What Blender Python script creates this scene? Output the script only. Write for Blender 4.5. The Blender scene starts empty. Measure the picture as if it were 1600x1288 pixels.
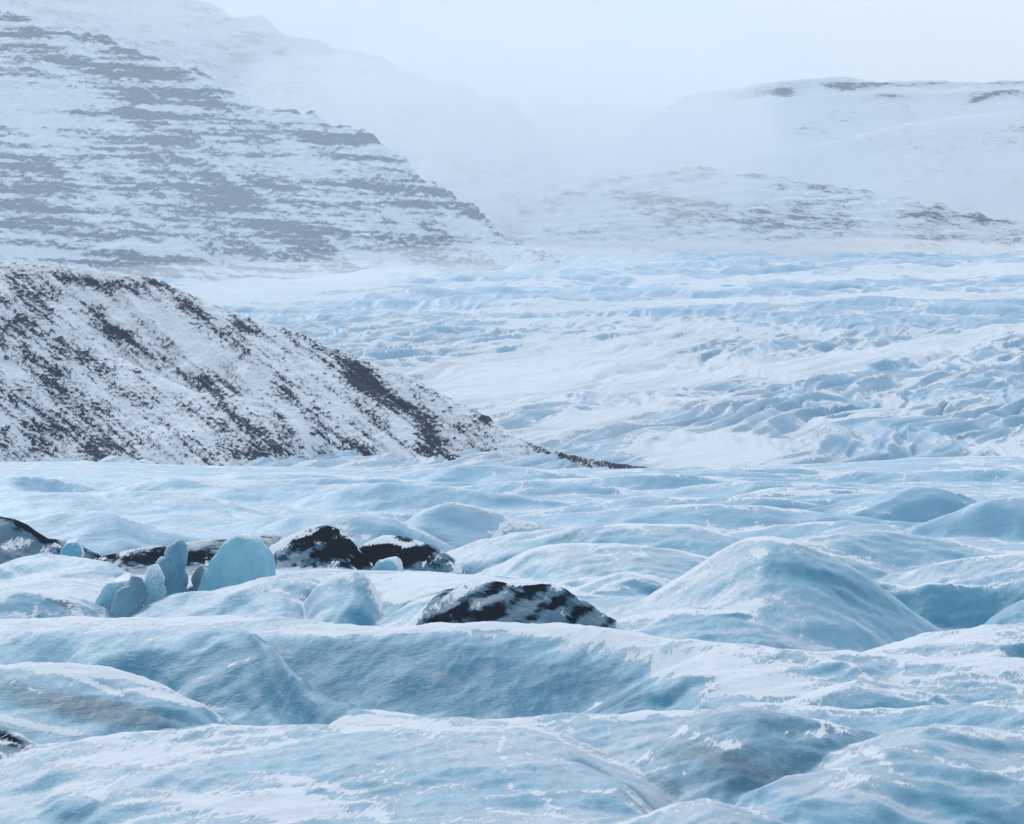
import bpy, math, numpy as np
from mathutils import Vector
Q = 1.0                      # mesh resolution factor
F = 3608.0                   # focal length in photo pixels
CZ = 20.0                    # eye height
scene = bpy.context.scene
col = scene.collection
rng = np.random.default_rng(7)

# ------------------------------------------------------------------ noise
def _hash(ix, iy, seed):
    h = (ix.astype(np.int64) * 374761393 + iy.astype(np.int64) * 668265263 + seed * 974634777) & 0xffffffff
    h = ((h ^ (h >> 13)) * 1274126177) & 0xffffffff
    return (h ^ (h >> 16)) & 1023
_ang = np.linspace(0, 2 * np.pi, 1024, endpoint=False)
_gx, _gy = np.cos(_ang).astype(np.float32), np.sin(_ang).astype(np.float32)
def perlin(x, y, seed=0):
    x0 = np.floor(x); y0 = np.floor(y)
    fx = (x - x0).astype(np.float32); fy = (y - y0).astype(np.float32)
    ix = x0.astype(np.int64); iy = y0.astype(np.int64)
    u = fx * fx * fx * (fx * (fx * 6 - 15) + 10); v = fy * fy * fy * (fy * (fy * 6 - 15) + 10)
    def g(a, b):
        h = _hash(ix + a, iy + b, seed)
        return _gx[h] * (fx - a) + _gy[h] * (fy - b)
    a = g(0, 0); b = g(1, 0); c = g(0, 1); d = g(1, 1)
    return (a + (b - a) * u + (c + (d - c) * u - a - (b - a) * u) * v) * 1.5
def fbm(x, y, o=4, seed=0, gain=0.5):
    s = 0; a = 1; t = 0
    for i in range(o):
        s = s + a * perlin(x * 2.03 ** i + 17.3 * i, y * 2.03 ** i - 9.1 * i, seed + i); t += a; a *= gain
    return s / t
def ridged(x, y, o=4, seed=0, gain=0.5):
    s = 0; a = 1; t = 0
    for i in range(o):
        s = s + a * (1 - np.abs(perlin(x * 2.07 ** i + 5.3 * i, y * 2.07 ** i + 3.7 * i, seed + i)) * 1.6); t += a; a *= gain
    return s / t
def sstep(a, b, x):
    t = np.clip((x - a) / (b - a), 0, 1); return t * t * (3 - 2 * t)
def smax(a, b, k):
    h = np.maximum(k - np.abs(a - b), 0) / k
    return np.maximum(a, b) + h * h * k * 0.25
def wpt(px, py, D):
    return np.array([(px - 800) * D / F, D, CZ - (py - 644) * D / F])

# ------------------------------------------------------------------ humps: real ridges from crest lines
PXF = np.arange(-700, 2300, 1.0)
def gsmooth(a, s):
    if s < 0.5: return a
    k = np.arange(-int(3 * s), int(3 * s) + 1); w = np.exp(-k * k / (2 * s * s)); w /= w.sum()
    return np.convolve(np.pad(a, len(k) // 2, mode='edge'), w, 'valid')
WARP = {}
class Hump:
    def __init__(s, pts, D, sf=.35, sb=.4, r=1.5, sm=7, end=.5, wob=.012, seed=1, name=None, prof=1.0, slant=None, warp=1.0):
        s.warp = warp
        s.pts, s.sf, s.sb, s.r, s.name, s.prof = pts, sf, sb, r, name, prof
        xs = np.array([p[0] for p in pts], float); ys = np.array([p[1] for p in pts], float)
        Ds = np.array(D, float) if np.ndim(D) else np.full(len(xs), float(D))
        Dl = gsmooth(np.interp(PXF, xs, Ds), 25)
        Dl = Dl * (1 + .6 * wob * fbm(PXF / 170.0, PXF * 0 + seed * 3.7, 2, seed))
        s.seed = seed; s.slant = slant if slant is not None else ((seed * 37) % 17 / 8.0 - 1) * .7
        py = gsmooth(np.interp(PXF, xs, ys), sm)
        out = np.maximum(xs[0] - PXF, 0) + np.maximum(PXF - xs[-1], 0)
        Z = CZ - (py - 644) * Dl / F - end * out * Dl / F
        s.Dl, s.Z = Dl, Z
    def ev(s, T, D):
        px0 = 800 + F * T
        Dc = np.interp(px0[0], PXF, s.Dl)[None, :]
        de = np.clip(Dc - D, -60, 60) * (1 + 0 * T)
        k = 200.0 / s.Dl.mean()
        key = (T.shape, s.seed % 5)
        if key not in WARP: WARP[key] = 1.1 * fbm(T * 14.3 + s.seed, np.log(D) * 22, 3, 900 + s.seed % 5)
        w = WARP[key]
        px = px0 + (s.slant * de + s.warp * w * np.tanh(np.abs(de) * k / 6) * 6 / k) * F / D
        Dc = np.interp(px, PXF, s.Dl); Zc = np.interp(px, PXF, s.Z)
        de = Dc - D
        sl = np.where(de > 0, s.sf, s.sb)
        a = np.sqrt(de * de + s.r * s.r) - s.r
        s.a = a
        return (Zc - sl * a).astype(np.float32)

def grid(t0, t1, nt, d0, d1, nd, log=True):
    t = np.linspace(t0, t1, int(nt * Q), dtype=np.float32)
    d = np.geomspace(d0, d1, int(nd * Q)) if log else np.linspace(d0, d1, int(nd * Q))
    T, D = np.meshgrid(t, d.astype(np.float32))
    return T, D
def normals(X, Y, Z):
    P = np.stack([X, Y, Z], -1)
    du = np.gradient(P, axis=1); dv = np.gradient(P, axis=0)
    n = np.cross(du, dv); n /= np.linalg.norm(n, axis=-1, keepdims=True) + 1e-9
    n[n[..., 2] < 0] *= -1
    return n
def grid_mesh(name, X, Y, Z, attrs, mat, facemask=None, nrm=None, origin=(0, 0, 0)):
    R, C = X.shape
    idx = np.arange(R * C).reshape(R, C)
    q = np.stack([idx[:-1, :-1], idx[:-1, 1:], idx[1:, 1:], idx[1:, :-1]], -1)
    q = q.reshape(-1, 4) if facemask is None else q[facemask]
    used, inv = np.unique(q.ravel(), return_inverse=True)
    P = np.stack([X, Y, Z], -1).reshape(-1, 3)[used] - np.array(origin)
    me = bpy.data.meshes.new(name)
    nf = len(q)
    me.vertices.add(len(used)); me.vertices.foreach_set('co', P.astype(np.float32).ravel())
    me.loops.add(nf * 4); me.loops.foreach_set('vertex_index', inv.astype(np.int32).ravel())
    me.polygons.add(nf); me.polygons.foreach_set('loop_start', np.arange(nf, dtype=np.int32) * 4)
    me.polygons.foreach_set('use_smooth', np.ones(nf, dtype=bool))
    me.update(calc_edges=True)
    for k, a in attrs.items():
        at = me.attributes.new(k, 'FLOAT', 'POINT'); at.data.foreach_set('value', a.reshape(-1)[used].astype(np.float32))
    if nrm is not None:
        me.normals_split_custom_set_from_vertices(nrm.reshape(-1, 3)[used].tolist())
    me.materials.append(mat)
    o = bpy.data.objects.new(name, me); o.location = origin; col.objects.link(o)
    return o
def blobs(px, py, D, L):
    a = np.zeros_like(px)
    for b in L:
        x, y, rx, ry, ang, v = b[:6]
        c, s = math.cos(math.radians(ang)), math.sin(math.radians(ang))
        dx, dy = px - x, py - y
        u = (dx * c + dy * s) / rx; w = (-dx * s + dy * c) / ry
        g = v * np.exp(-(u * u + w * w) * 1.2)
        if len(b) > 6: g = g * ((D > b[6]) & (D < b[7]))
        a = a + g
    return a
def tag(o, label=None, cat=None, group=None, kind=None):
    if label: o['label'] = label
    if cat: o['category'] = cat
    if group: o['group'] = group
    if kind: o['kind'] = kind
    return o

# ------------------------------------------------------------------ materials
class NT:
    def __init__(s, name):
        s.m = bpy.data.materials.new(name); s.m.use_nodes = True
        s.n = s.m.node_tree.nodes; s.l = s.m.node_tree.links
        s.b = s.n['Principled BSDF']
        s.pos = s.n.new('ShaderNodeNewGeometry').outputs['Position']
    def put(s, sock, v):
        if isinstance(v, (int, float)): sock.default_value = v
        elif isinstance(v, (tuple, list)): sock.default_value = v
        else: s.l.new(v, sock)
    def math(s, op, a, b=0.0, c=None, clamp=False):
        n = s.n.new('ShaderNodeMath'); n.operation = op; n.use_clamp = clamp
        s.put(n.inputs[0], a); s.put(n.inputs[1], b)
        if c is not None: s.put(n.inputs[2], c)
        return n.outputs[0]
    def attr(s, k):
        n = s.n.new('ShaderNodeAttribute'); n.attribute_name = k; return n.outputs['Fac']
    def mapv(s, scale=(1, 1, 1), rot=(0, 0, 0)):
        n = s.n.new('ShaderNodeMapping'); n.vector_type = 'TEXTURE'
        s.l.new(s.pos, n.inputs['Vector']); n.inputs['Rotation'].default_value = [math.radians(r) for r in rot]
        n.inputs['Scale'].default_value = scale; return n.outputs[0]
    def noise(s, vec, scale, detail=4, rough=.55, dist=0.0, ridge=False):
        n = s.n.new('ShaderNodeTexNoise'); s.l.new(vec, n.inputs['Vector'])
        n.inputs['Scale'].default_value = scale; n.inputs['Detail'].default_value = detail
        n.inputs['Roughness'].default_value = rough; n.inputs['Distortion'].default_value = dist
        return n.outputs['Fac']
    def ss(s, v, a, b):
        n = s.n.new('ShaderNodeMapRange'); n.interpolation_type = 'SMOOTHSTEP'
        s.put(n.inputs['Value'], v); n.inputs['From Min'].default_value = a; n.inputs['From Max'].default_value = b
        return n.outputs['Result']
    def mix(s, f, a, b):
        n = s.n.new('ShaderNodeMix'); n.data_type = 'RGBA'
        s.put(n.inputs[0], f); s.put(n.inputs[6], a); s.put(n.inputs[7], b); return n.outputs[2]
    def bump(s, h, dist, strength=1.0, prev=None):
        n = s.n.new('ShaderNodeBump'); n.inputs['Strength'].default_value = strength
        n.inputs['Distance'].default_value = dist; s.put(n.inputs['Height'], h)
        if prev is not None: s.l.new(prev, n.inputs['Normal'])
        return n.outputs[0]
def rgb(r, g, b): return (r, g, b, 1)
SNOW = rgb(.70, .75, .815)
def ice_material(name, k=1.0, frost=rgb(.43, .515, .615), mid=rgb(.175, .385, .535), deep=rgb(.045, .225, .36), dirt=rgb(.013, .018, .026), na=2.1):
    m = NT(name)
    st = m.mapv((.36, 1.3, 1.0), (0, 0, -22))
    iso = m.mapv((1, 1, .7))
    wide = m.mapv((2.6, 1.0, .7), (0, 0, 12))
    n1 = m.noise(st, 1.7 / k, 8, .66, .25)
    n2 = m.noise(wide, .10 / k, 4, .55, .6)
    nf = m.noise(iso, 4.0 / k, 6, .75)
    s = m.math('ADD', m.attr('snow'), m.math('MULTIPLY', m.math('SUBTRACT', n1, .5), na))
    s = m.math('ADD', s, m.math('MULTIPLY', m.math('SUBTRACT', n2, .5), .9))
    sm = m.ss(s, -.05, .07)
    thin = m.ss(s, -.75, .10)                       # rime thinning out round the drifts
    d = m.math('ADD', m.attr('deep'), m.math('MULTIPLY', m.math('SUBTRACT', m.noise(wide, .16 / k, 5, .6, .4), .5), 1.1))
    d = m.math('ADD', d, m.math('MULTIPLY', m.math('SUBTRACT', nf, .5), .55))
    c = m.mix(m.ss(d, -.1, .45), frost, mid)
    c = m.mix(m.ss(d, .45, 1.15), c, deep)
    c = m.mix(m.math('MULTIPLY', m.math('MULTIPLY', thin, .40), m.math('SUBTRACT', 1.0, m.math('MULTIPLY', m.ss(d, .3, .9), .85))), c, rgb(.50, .60, .72))
    # grey rime speckle
    c = m.mix(m.math('MULTIPLY', m.ss(nf, .52, .66), m.math('SUBTRACT', .5, m.math('MULTIPLY', m.ss(d, .2, .9), .36))), c, rgb(.56, .65, .76))
    band = m.noise(m.mapv((2.2, 1.5, .5), (14, 14, -12)), .35 / k, 6, .65, 1.2)
    c = m.mix(m.math('MULTIPLY', m.ss(band, .53, .70), .45), c, rgb(.26, .36, .45))
    di = m.math('ADD', m.attr('dirt'), m.math('MULTIPLY', m.math('SUBTRACT', m.noise(m.mapv((2.0, 1, .8), (0, 32, 0)), .8 / k, 9, .68, .3), .5), 3.0))
    gi = m.math('ADD', m.attr('dirt'), m.math('MULTIPLY', m.math('SUBTRACT', m.noise(iso, 1.6 / k, 7, .7), .5), 1.3))
    c = m.mix(m.math('MULTIPLY', m.ss(gi, -.50, .25), .85), c, rgb(.065, .135, .20))
    c = m.mix(m.ss(di, .50, .95), c, dirt)
    c = m.mix(sm, c, SNOW)
    m.l.new(c, m.b.inputs['Base Color'])
    dm_ = m.math('MAXIMUM', sm, m.ss(di, .42, .62))
    m.l.new(m.mix(dm_, rgb(.42, .42, .42), rgb(.9, .9, .9)), m.b.inputs['Roughness'])
    m.l.new(m.math('SUBTRACT', .3, m.math('MULTIPLY', dm_, .3)), m.b.inputs['Specular IOR Level'])
    h1 = m.bump(nf, .08 * k, .9)
    h2 = m.bump(m.noise(wide, 1.1 / k, 5, .6, .4), .22 * k, .6, h1)
    h3 = m.bump(sm, .05 * k, .7, h2)
    m.l.new(h3, m.b.inputs['Normal'])
    return m.m
def rock_material(name, k=1.0, rock=rgb(.010, .017, .029), rock2=rgb(.036, .052, .080), rot=(0, 40, 0), st=(4, 1, 1), sharp=.10, amp=2.3, dust=.5):
    m = NT(name)
    a = m.mapv(st, rot); iso = m.mapv()
    n1 = m.noise(a, .6 / k, 8, .72, .4); n2 = m.noise(iso, 1.1 / k, 7, .75)
    s = m.math('ADD', m.attr('rock'), m.math('MULTIPLY', m.math('SUBTRACT', n1, .5), amp))
    s = m.math('ADD', s, m.math('MULTIPLY', m.math('SUBTRACT', n2, .5), amp * .8))
    f = m.ss(s, -sharp, sharp)
    ns = m.noise(m.mapv((6.5, 2, .8), rot), 1.5 / k, 5, .65, .2)
    ds = m.math('ADD', m.math('MULTIPLY', s, .8), m.math('MULTIPLY', m.math('SUBTRACT', ns, .5), 2.6))
    f = m.math('MAXIMUM', f, m.math('MULTIPLY', m.ss(ds, -.35, .25), dust))
    rc = m.mix(m.ss(n2, .35, .7), rock, rock2)
    c = m.mix(f, SNOW, rc)
    m.l.new(c, m.b.inputs['Base Color']); m.b.inputs['Roughness'].default_value = .9
    m.b.inputs['Specular IOR Level'].default_value = .15
    m.l.new(m.bump(f, .5 * k, .6, m.bump(n2, .6 * k, .7)), m.b.inputs['Normal'])
    return m.m
M_ICE = ice_material('glacier_ice')
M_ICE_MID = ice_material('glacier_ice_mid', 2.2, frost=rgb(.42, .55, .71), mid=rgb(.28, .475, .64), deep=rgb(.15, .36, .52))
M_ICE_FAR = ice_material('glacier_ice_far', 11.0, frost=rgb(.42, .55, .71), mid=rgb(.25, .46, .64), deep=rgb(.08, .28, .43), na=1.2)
M_HILL = rock_material('moraine_rock', .55, rock=rgb(.008, .016, .032), rock2=rgb(.030, .050, .092), rot=(0, 38, 0), st=(4.5, 1.5, 1))
M_MTN = rock_material('mountain_rock', 2.6, rot=(0, 4, 0), st=(4.5, 2, 1), sharp=.14, amp=2.2, dust=.42)
M_FAR = rock_material('far_mountain_rock', 5.0, rot=(0, 5, 0), st=(5, 3, 1), sharp=.2, amp=2.8, dust=.3)

# ------------------------------------------------------------------ near glacier
H = []
def hp(pts, D, **k):
    k.setdefault('seed', len(H) + 1); h = Hump(pts, D, **k); H.append(h); return h
# --- front ridges
hp([(1030,1262),(1063,1250),(1105,1244),(1150,1255),(1200,1272),(1260,1300)], 100, sf=.25, sb=.5, r=1, name='R1')
hp([(-300,1225),(0,1190),(60,1172),(150,1155),(240,1143),(400,1137),(550,1137),(620,1133),(740,1128),(830,1133),(900,1155),(960,1180),(1000,1205),(1040,1232),(1070,1258)], 119, sf=.11, sb=.3, r=3, name='R2', sm=12)
hp([(960,1205),(1020,1168),(1070,1140),(1130,1117),(1200,1113),(1280,1128),(1340,1150),(1400,1180),(1500,1205),(1700,1250)], 122, sf=.42, sb=.3, r=2.5, name='R3', sm=10)
hp([(1330,1165),(1400,1140),(1470,1128),(1560,1140),(1700,1165)], 119, sf=.14, sb=.3, r=2, name='R3b')
hp([(540,1118),(640,1124),(720,1129),(830,1121),(950,1112),(1060,1108),(1180,1100),(1260,1104),(1400,1110),(1480,1103),(1560,1094),(1750,1085)], 133, sf=.25, sb=.35, r=2, name='R4')
hp([(-300,1040),(0,1000),(60,986),(150,979),(300,976),(380,985),(430,1012),(480,1070),(560,1104),(660,1122)], [165,165,163,160,158,155,150,142,138,135], sf=.42, sb=.3, r=5, name='R5L', sm=9)
hp([(-300,1020),(0,1040),(90,1038),(180,1046),(250,1066),(310,1098),(370,1140)], 138, sf=.42, sb=.18, r=1.5, name='R5D')
hp([(300,1000),(430,988),(520,993),(600,986),(660,979),(760,974),(900,976),(1000,988),(1080,1001),(1150,1008),(1250,1020),(1330,1040)], [175,173,172,171,170,170,168,165,162,160,156,152], sf=.50, sb=.3, r=2.2, name='R5', sm=12, slant=-.35, warp=.5)
hp([(1120,1012),(1250,1018),(1340,1022),(1450,1027),(1600,1034),(1800,1040)], 157, sf=.22, sb=.3, r=3, name='R6b')
hp([(1260,1085),(1300,1072),(1340,1066),(1400,1074),(1460,1090)], 145, sf=.2, sb=.3, r=2, name=None)
hp([(1330,1026),(1400,1006),(1470,990),(1530,979),(1600,970),(1800,955)], 178, sf=.16, sb=.4, r=2, name='R6')
# --- pyramid and neighbours
hp([(900,992),(940,975),(990,948),(1060,903),(1120,862),(1150,845),(1200,837),(1240,842),(1290,867),(1340,893),(1360,905),(1400,933),(1440,962),(1490,992)], [204]*5+[205,205,205]+[203]*6, sf=.42, sb=.4, r=3.0, name='R7', sm=8, slant=0, warp=.35)
hp([(900,1000),(960,975),(1010,962),(1080,955),(1150,957),(1200,967),(1250,988),(1320,1022)], 189, sf=.28, sb=.05, r=3, name='R7')
hp([(1330,900),(1380,912),(1420,917),(1450,907),(1500,914),(1560,916),(1600,905),(1750,880)], 236, sf=.62, sb=.25, r=1.8, name='R8', slant=0, warp=.4)
hp([(1520,992),(1545,968),(1570,950),(1600,938),(1700,920)], 205, sf=.35, sb=.5, r=1.6, name='R8b')
hp([(1240,866),(1265,845),(1290,828),(1330,823),(1400,830),(1470,843),(1540,858),(1700,868)], 290, sf=.12, sb=.4, r=3, name='R9')
hp([(1440,888),(1490,878),(1560,868),(1620,862),(1750,850)], 262, sf=.2, sb=.4, r=3)
hp([(620,902),(650,890),(700,868),(760,845),(830,830),(900,822),(1000,817),(1080,820),(1130,832),(1165,852)], 300, sf=.30, sb=.4, r=3, name='R10')
hp([(780,886),(820,860),(880,848),(950,850),(1020,856),(1080,864),(1120,874)], 272, sf=.16, sb=.35, r=3, name='R11')
hp([(985,862),(1040,848),(1100,846),(1150,858)], 292, sf=.6, sb=.2, r=1.5)
hp([(840,945),(880,925),(930,905),(980,894),(1030,903),(1075,922)], 238, sf=.2, sb=.3, r=3, name='R12')
hp([(860,945),(890,930),(940,930),(1000,936),(1050,950)], 222, sf=.5, sb=.2, r=1.5)
# --- dark debris mounds
hp([(610,990),(640,972),(660,950),(690,926),(730,914),(770,908),(800,913),(860,912),(890,928),(920,944),(950,962),(970,975)], 190, sf=.7, sb=.6, r=2, name='D1', sm=4, end=.8, slant=0)
hp([(425,852),(450,838),(475,828),(500,818),(525,823),(545,842),(565,870),(590,898)], 292, sf=.8, sb=.5, r=2.5, name='D2', sm=3, end=1.2)
hp([(550,856),(575,846),(600,836),(640,842),(675,852),(700,866),(712,878)], 297, sf=.75, sb=.5, r=2.5, name='D3', sm=4, end=1)
hp([(120,884),(160,868),(200,858),(300,847),(400,839),(440,838),(470,850)], 312, sf=.5, sb=.3, r=1.5, name='D2b', sm=6)
hp([(-200,790),(-60,795),(0,805),(20,808),(60,830),(100,854),(135,875)], 312, sf=.6, sb=.5, r=1.2, name='D4', sm=3)
hp([(-100,950),(0,932),(40,922),(80,929),(130,950),(165,970)], 216, sf=.45, sb=.4, r=1.5, name='D5', sm=4)
hp([(-200,1100),(-60,1120),(0,1134),(30,1148),(60,1170)], 124, sf=.4, sb=.4, r=.8, name='D6', sm=2)
# --- left cluster
hp([(0,885),(30,872),(60,864),(120,870),(160,884),(200,905)], 272, sf=.2, sb=.4, r=2, name=None)
hp([(200,965),(240,945),(290,926),(345,924),(395,906),(445,897),(490,903),(520,920),(560,950)], 216, sf=.32, sb=.3, r=2, name='L1')
hp([(470,950),(495,912),(520,898),(548,890),(568,893),(585,915),(597,950),(605,985)], 209, sf=.6, sb=.5, r=2, name='L2', sm=3, end=1.5, slant=0, warp=.5)
hp([(600,968),(625,950),(650,938),(690,930),(740,930)], 205, sf=.4, sb=.3, r=1.5)
hp([(-100,985),(0,972),(150,965),(280,968),(420,962),(520,975),(640,985),(760,990)], 190, sf=.14, sb=.2, r=3)
hp([(560,920),(620,905),(700,900),(800,905),(880,915)], 250, sf=.06, sb=.05, r=3)
hp([(-100,925),(0,915),(100,905),(170,915),(230,925)], 245, sf=.08, sb=.1, r=3)
# --- middle swells
hp([(-200,830),(0,822),(50,812),(110,796),(160,800),(230,822),(290,838),(350,848)], 352, sf=0.52, sb=0.42, r=2.2, name=None)
hp([(300,856),(340,846),(420,820),(470,803),(560,800),(620,810),(660,832)], 342, sf=0.42, sb=0.42, r=2.2)
hp([(560,850),(640,815),(680,790),(705,783),(760,795),(830,815),(900,828)], 360, sf=0.45, sb=0.48, r=1.7, name='M3')
hp([(500,825),(560,808),(600,798),(630,812)], 385, sf=0.45, sb=0.42, r=1.7)
hp([(-200,735),(0,745),(30,742),(90,750),(200,770),(300,790),(420,806)], [620,600,600,580,540,500,460], sf=0.38, sb=0.36, r=2.2)
hp([(160,768),(200,758),(270,745),(350,755),(420,775),(460,785)], 560, sf=0.45, sb=0.36, r=2.2)
hp([(430,800),(480,776),(540,762),(600,757),(700,760),(800,775),(900,790)], 520, sf=0.45, sb=0.36, r=2.8)
hp([(800,806),(900,786),(990,772),(1100,780),(1200,778),(1290,792)], 470, sf=0.38, sb=0.36, r=2.8)
hp([(960,832),(1050,812),(1140,800),(1230,796),(1290,786),(1380,768),(1430,757),(1480,766),(1530,790),(1640,810)], [420]*4+[430]*6, sf=0.42, sb=0.42, r=1.7)
hp([(1430,826),(1500,801),(1540,783),(1600,780),(1750,770)], 395, sf=0.60, sb=0.36, r=2.2, name='M10')
hp([(1100,835),(1180,824),(1260,816),(1330,812),(1400,822)], 345, sf=0.30, sb=0.36, r=1.7)
hp([(640,775),(720,760),(820,752),(900,756),(980,765)], 600, sf=0.45, sb=0.36, r=2.8)
hp([(1000,772),(1080,757),(1180,752),(1280,757),(1360,768)], 580, sf=0.38, sb=0.36, r=2.8)
hp([(300,748),(380,738),(480,737),(560,748)], 680, sf=0.38, sb=0.36, r=2.8)
hp([(1240,745),(1330,738),(1440,736),(1540,730),(1700,728)], 700, sf=0.30, sb=0.36, r=2.8)
hp([(-600,716),(-200,720),(0,722),(130,721),(300,727),(480,730),(620,736),(700,742),(900,743),(1040,739),(1150,728),(1300,724),(1450,715),(1600,711),(1900,705)], 850, sf=.05, sb=.12, r=2.2, wob=.004)

rm = np.random.default_rng(21)
for i in range(34):
    Dh = float(np.exp(rm.uniform(np.log(400), np.log(800)))); cx = rm.uniform(-150, 1750); wd = rm.uniform(110, 300) * 560 / Dh
    z0 = rm.uniform(.8, 3.2) * (1.5 if rm.random() < .2 else 1); pk = rm.uniform(-.5, .5)
    pts = []
    for u in (-1, -.6, -.25, 0, .3, .65, 1):
        zz = z0 * max(1 - abs(u - pk * .5) ** 1.5, 0) - 1.2 * (abs(u) > .9)
        pts.append((cx + u * wd, 644 + (CZ - zz) * F / Dh))
    hp(pts, [Dh * (1 + .10 * u * rm.choice([-1, 1, 1])) for u in (-1, -.6, -.25, 0, .3, .65, 1)] if False else Dh, sf=rm.uniform(.22, .5), sb=.35, r=2.5, sm=10, wob=.02)
T, D = grid(-.30, .30, 1280, 42, 960, 1500)
X = T * D; Y = D
base = -1.6 + .7 * fbm(X / 40, Y / 30, 3, 11)
far_f = sstep(300, 420, D)
Z = base + far_f * (.2 + 2.0 * (ridged((X * .96 + Y * .25) / 60, (Y - .25 * X) / 34, 3, 21) - .55)) - sstep(860, 950, D) * 22
Z = Z.astype(np.float32); best = Z.copy(); crs = np.full(Z.shape, 9., np.float32); own = np.full(Z.shape, -1, np.int16)
HN = [.18 * fbm(X / 7 + i * 3.1, Y / 6, 2, 31 + i) * np.clip(D / 200, .5, 1.3) for i in range(5)]
for i, h in enumerate(H):
    z = h.ev(T, D)
    z = z + HN[i % 5]
    up = z > best; own[up] = i; crs[up] = h.a[up]; best = np.maximum(best, z)
    Z = smax(Z, z, .35 if (h.name or '')[:1] == 'D' else .45)
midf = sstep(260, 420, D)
Z = Z + .10 * fbm(X / 3.2, Y / 2.6, 3, 41) + .05 * fbm(X / .9, Y / 1.2, 2, 51) * (D < 260)
rg = ridged((X * .94 + Y * .34) / 22, (Y * .94 - .34 * X) / 11, 3, 61)
rg2 = ridged((X * .97 + Y * .2) / 75, (Y * .97 - X * .2) / 30, 3, 63)
Z = Z + midf * 1.0 * (rg2 - .55) * sstep(820, 640, D)
Z = Z + midf * .45 * (rg - .55) * sstep(845, 800, D)
foreR = ridged((X * .9 + Y * .3) / 9, (Y * .9 - X * .3) / 4.5, 3, 71)
grv = ridged((X * .8 + Y * .6) / 1.7 + .4 * fbm(X / 5, Y / 5, 2, 72), (Y * .8 - X * .6) / 9, 2, 73)
Z = Z + (1 - midf) * (.36 * (foreR - .6) + .07 * (grv - .6))
NRM = normals(X, Y, Z)
PX = 800 + F * T; PY = 644 - F * (Z - CZ) / D
slope = 1 - NRM[..., 2]
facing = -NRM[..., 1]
hn = np.array([(h.name or '') for h in H] + [''])
is_dark = np.isin(own, [i for i, h in enumerate(H) if (h.name or '')[:1] == 'D' and h.name not in ('D5',)])
conc = fbm(X / 14, Y / 9, 4, 81)
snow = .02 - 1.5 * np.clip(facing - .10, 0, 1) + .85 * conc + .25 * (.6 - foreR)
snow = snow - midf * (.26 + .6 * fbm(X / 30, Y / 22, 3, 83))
snow += blobs(PX, PY, D, [
 (760,1068,330,45,3,-1.0,120,172), (470,1035,100,50,40,-.8,120,180), (1060,1035,190,32,10,.95,120,172), (880,992,110,10,3,.5,120,172),
 (1200,1070,120,26,3,.8,120,165), (1500,1030,160,14,2,.5), (1450,1003,130,9,-8,.5),
 (120,1048,150,10,3,.9), (150,1108,170,26,10,-1.0,112,150), (60,1082,70,6,20,1.3,112,150), (270,1092,80,6,12,1.3,112,150), (150,1070,70,5,22,1.2,112,150), (60,1135,110,7,12,1.2,112,150), (280,1050,120,30,20,-.6,140,170),
 (230,1185,200,16,-4,.8), (60,1230,120,20,0,.4), (420,1262,250,16,4,.8), (480,1222,160,7,12,.45), (200,1262,110,12,-8,-.3),
 (700,1195,260,45,15,-.2), (1180,1150,90,12,8,-.6), (1150,1170,110,8,10,.4), (1180,1232,150,30,18,-.7), (1380,1190,50,12,35,.6), (1420,1240,90,20,15,.5), (1500,1265,40,20,20,-.9),
 (1380,960,110,60,30,-.55,180,215), (1220,905,70,40,10,-.6,180,215), (1185,885,12,40,5,.7,190,215), (1170,945,60,12,-5,.8,180,215), (1050,930,80,25,-35,.25,180,215),
 (1520,950,100,35,0,-1.2,200,240), (700,1134,260,14,2,.8,125,138), (1000,1118,160,12,-2,.8,125,138), (480,1108,70,10,18,.6,125,145), (650,985,300,9,0,.9,168,200), (1250,985,40,16,35,.5,180,200),
 (860,920,120,20,0,.6,200,300), (540,930,60,45,0,.32,205,213), (700,900,120,25,-15,.6,200,300), (650,925,60,25,0,.8,195,260), (950,945,70,14,0,-.6), (1050,900,40,14,0,-.5,225,260),
 (900,848,90,12,-3,-.7,280,305), (1090,858,60,10,5,-.9,280,305), (100,920,130,14,5,.5), (200,965,260,10,2,.6,180,215),
 (740,940,26,20,60,.55,180,200), (690,950,24,14,-40,.3,180,200), (495,848,22,10,20,.9,280,300), (620,848,40,8,8,1.1,280,300), (520,880,30,8,0,.9,280,300), (640,880,40,5,0,.6,280,300), (450,860,25,16,0,.9,285,320),
 (30,845,40,12,15,.8,290,320), (380,860,60,12,0,.3,290,320), (250,868,90,6,0,-.5,290,320),
 (1000,700,100,20,0,.6), (90,780,160,18,5,-.4), (150,830,160,18,8,-.5), (1550,815,70,25,0,-.7,380,400), (700,810,70,16,0,-.3)])
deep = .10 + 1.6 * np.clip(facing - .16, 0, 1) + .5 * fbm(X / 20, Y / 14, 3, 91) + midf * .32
deep += blobs(PX, PY, D, [
 (720,1072,330,50,4,1.7,134,172), (560,1060,60,30,30,.5,134,172), (1350,940,120,50,35,.25,180,215), (440,1045,110,45,35,.9,134,172), (1520,950,110,40,0,1.1,200,240), (150,1108,190,26,10,1.2,112,150), (300,1062,100,28,20,.4,130,170), (1500,1265,50,20,20,.8), (1180,1240,150,24,18,.5),
 (1090,858,60,10,5,.6,280,305), (900,848,90,12,-3,.4,280,305), (1215,890,50,20,0,.3,180,215), (950,945,60,14,0,.4), (1550,815,70,25,0,.5,380,400), (430,800,50,14,-35,.6,330,420), (640,830,30,6,0,.6,350,370), (1140,960,60,6,5,.9,180,200)])
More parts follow.
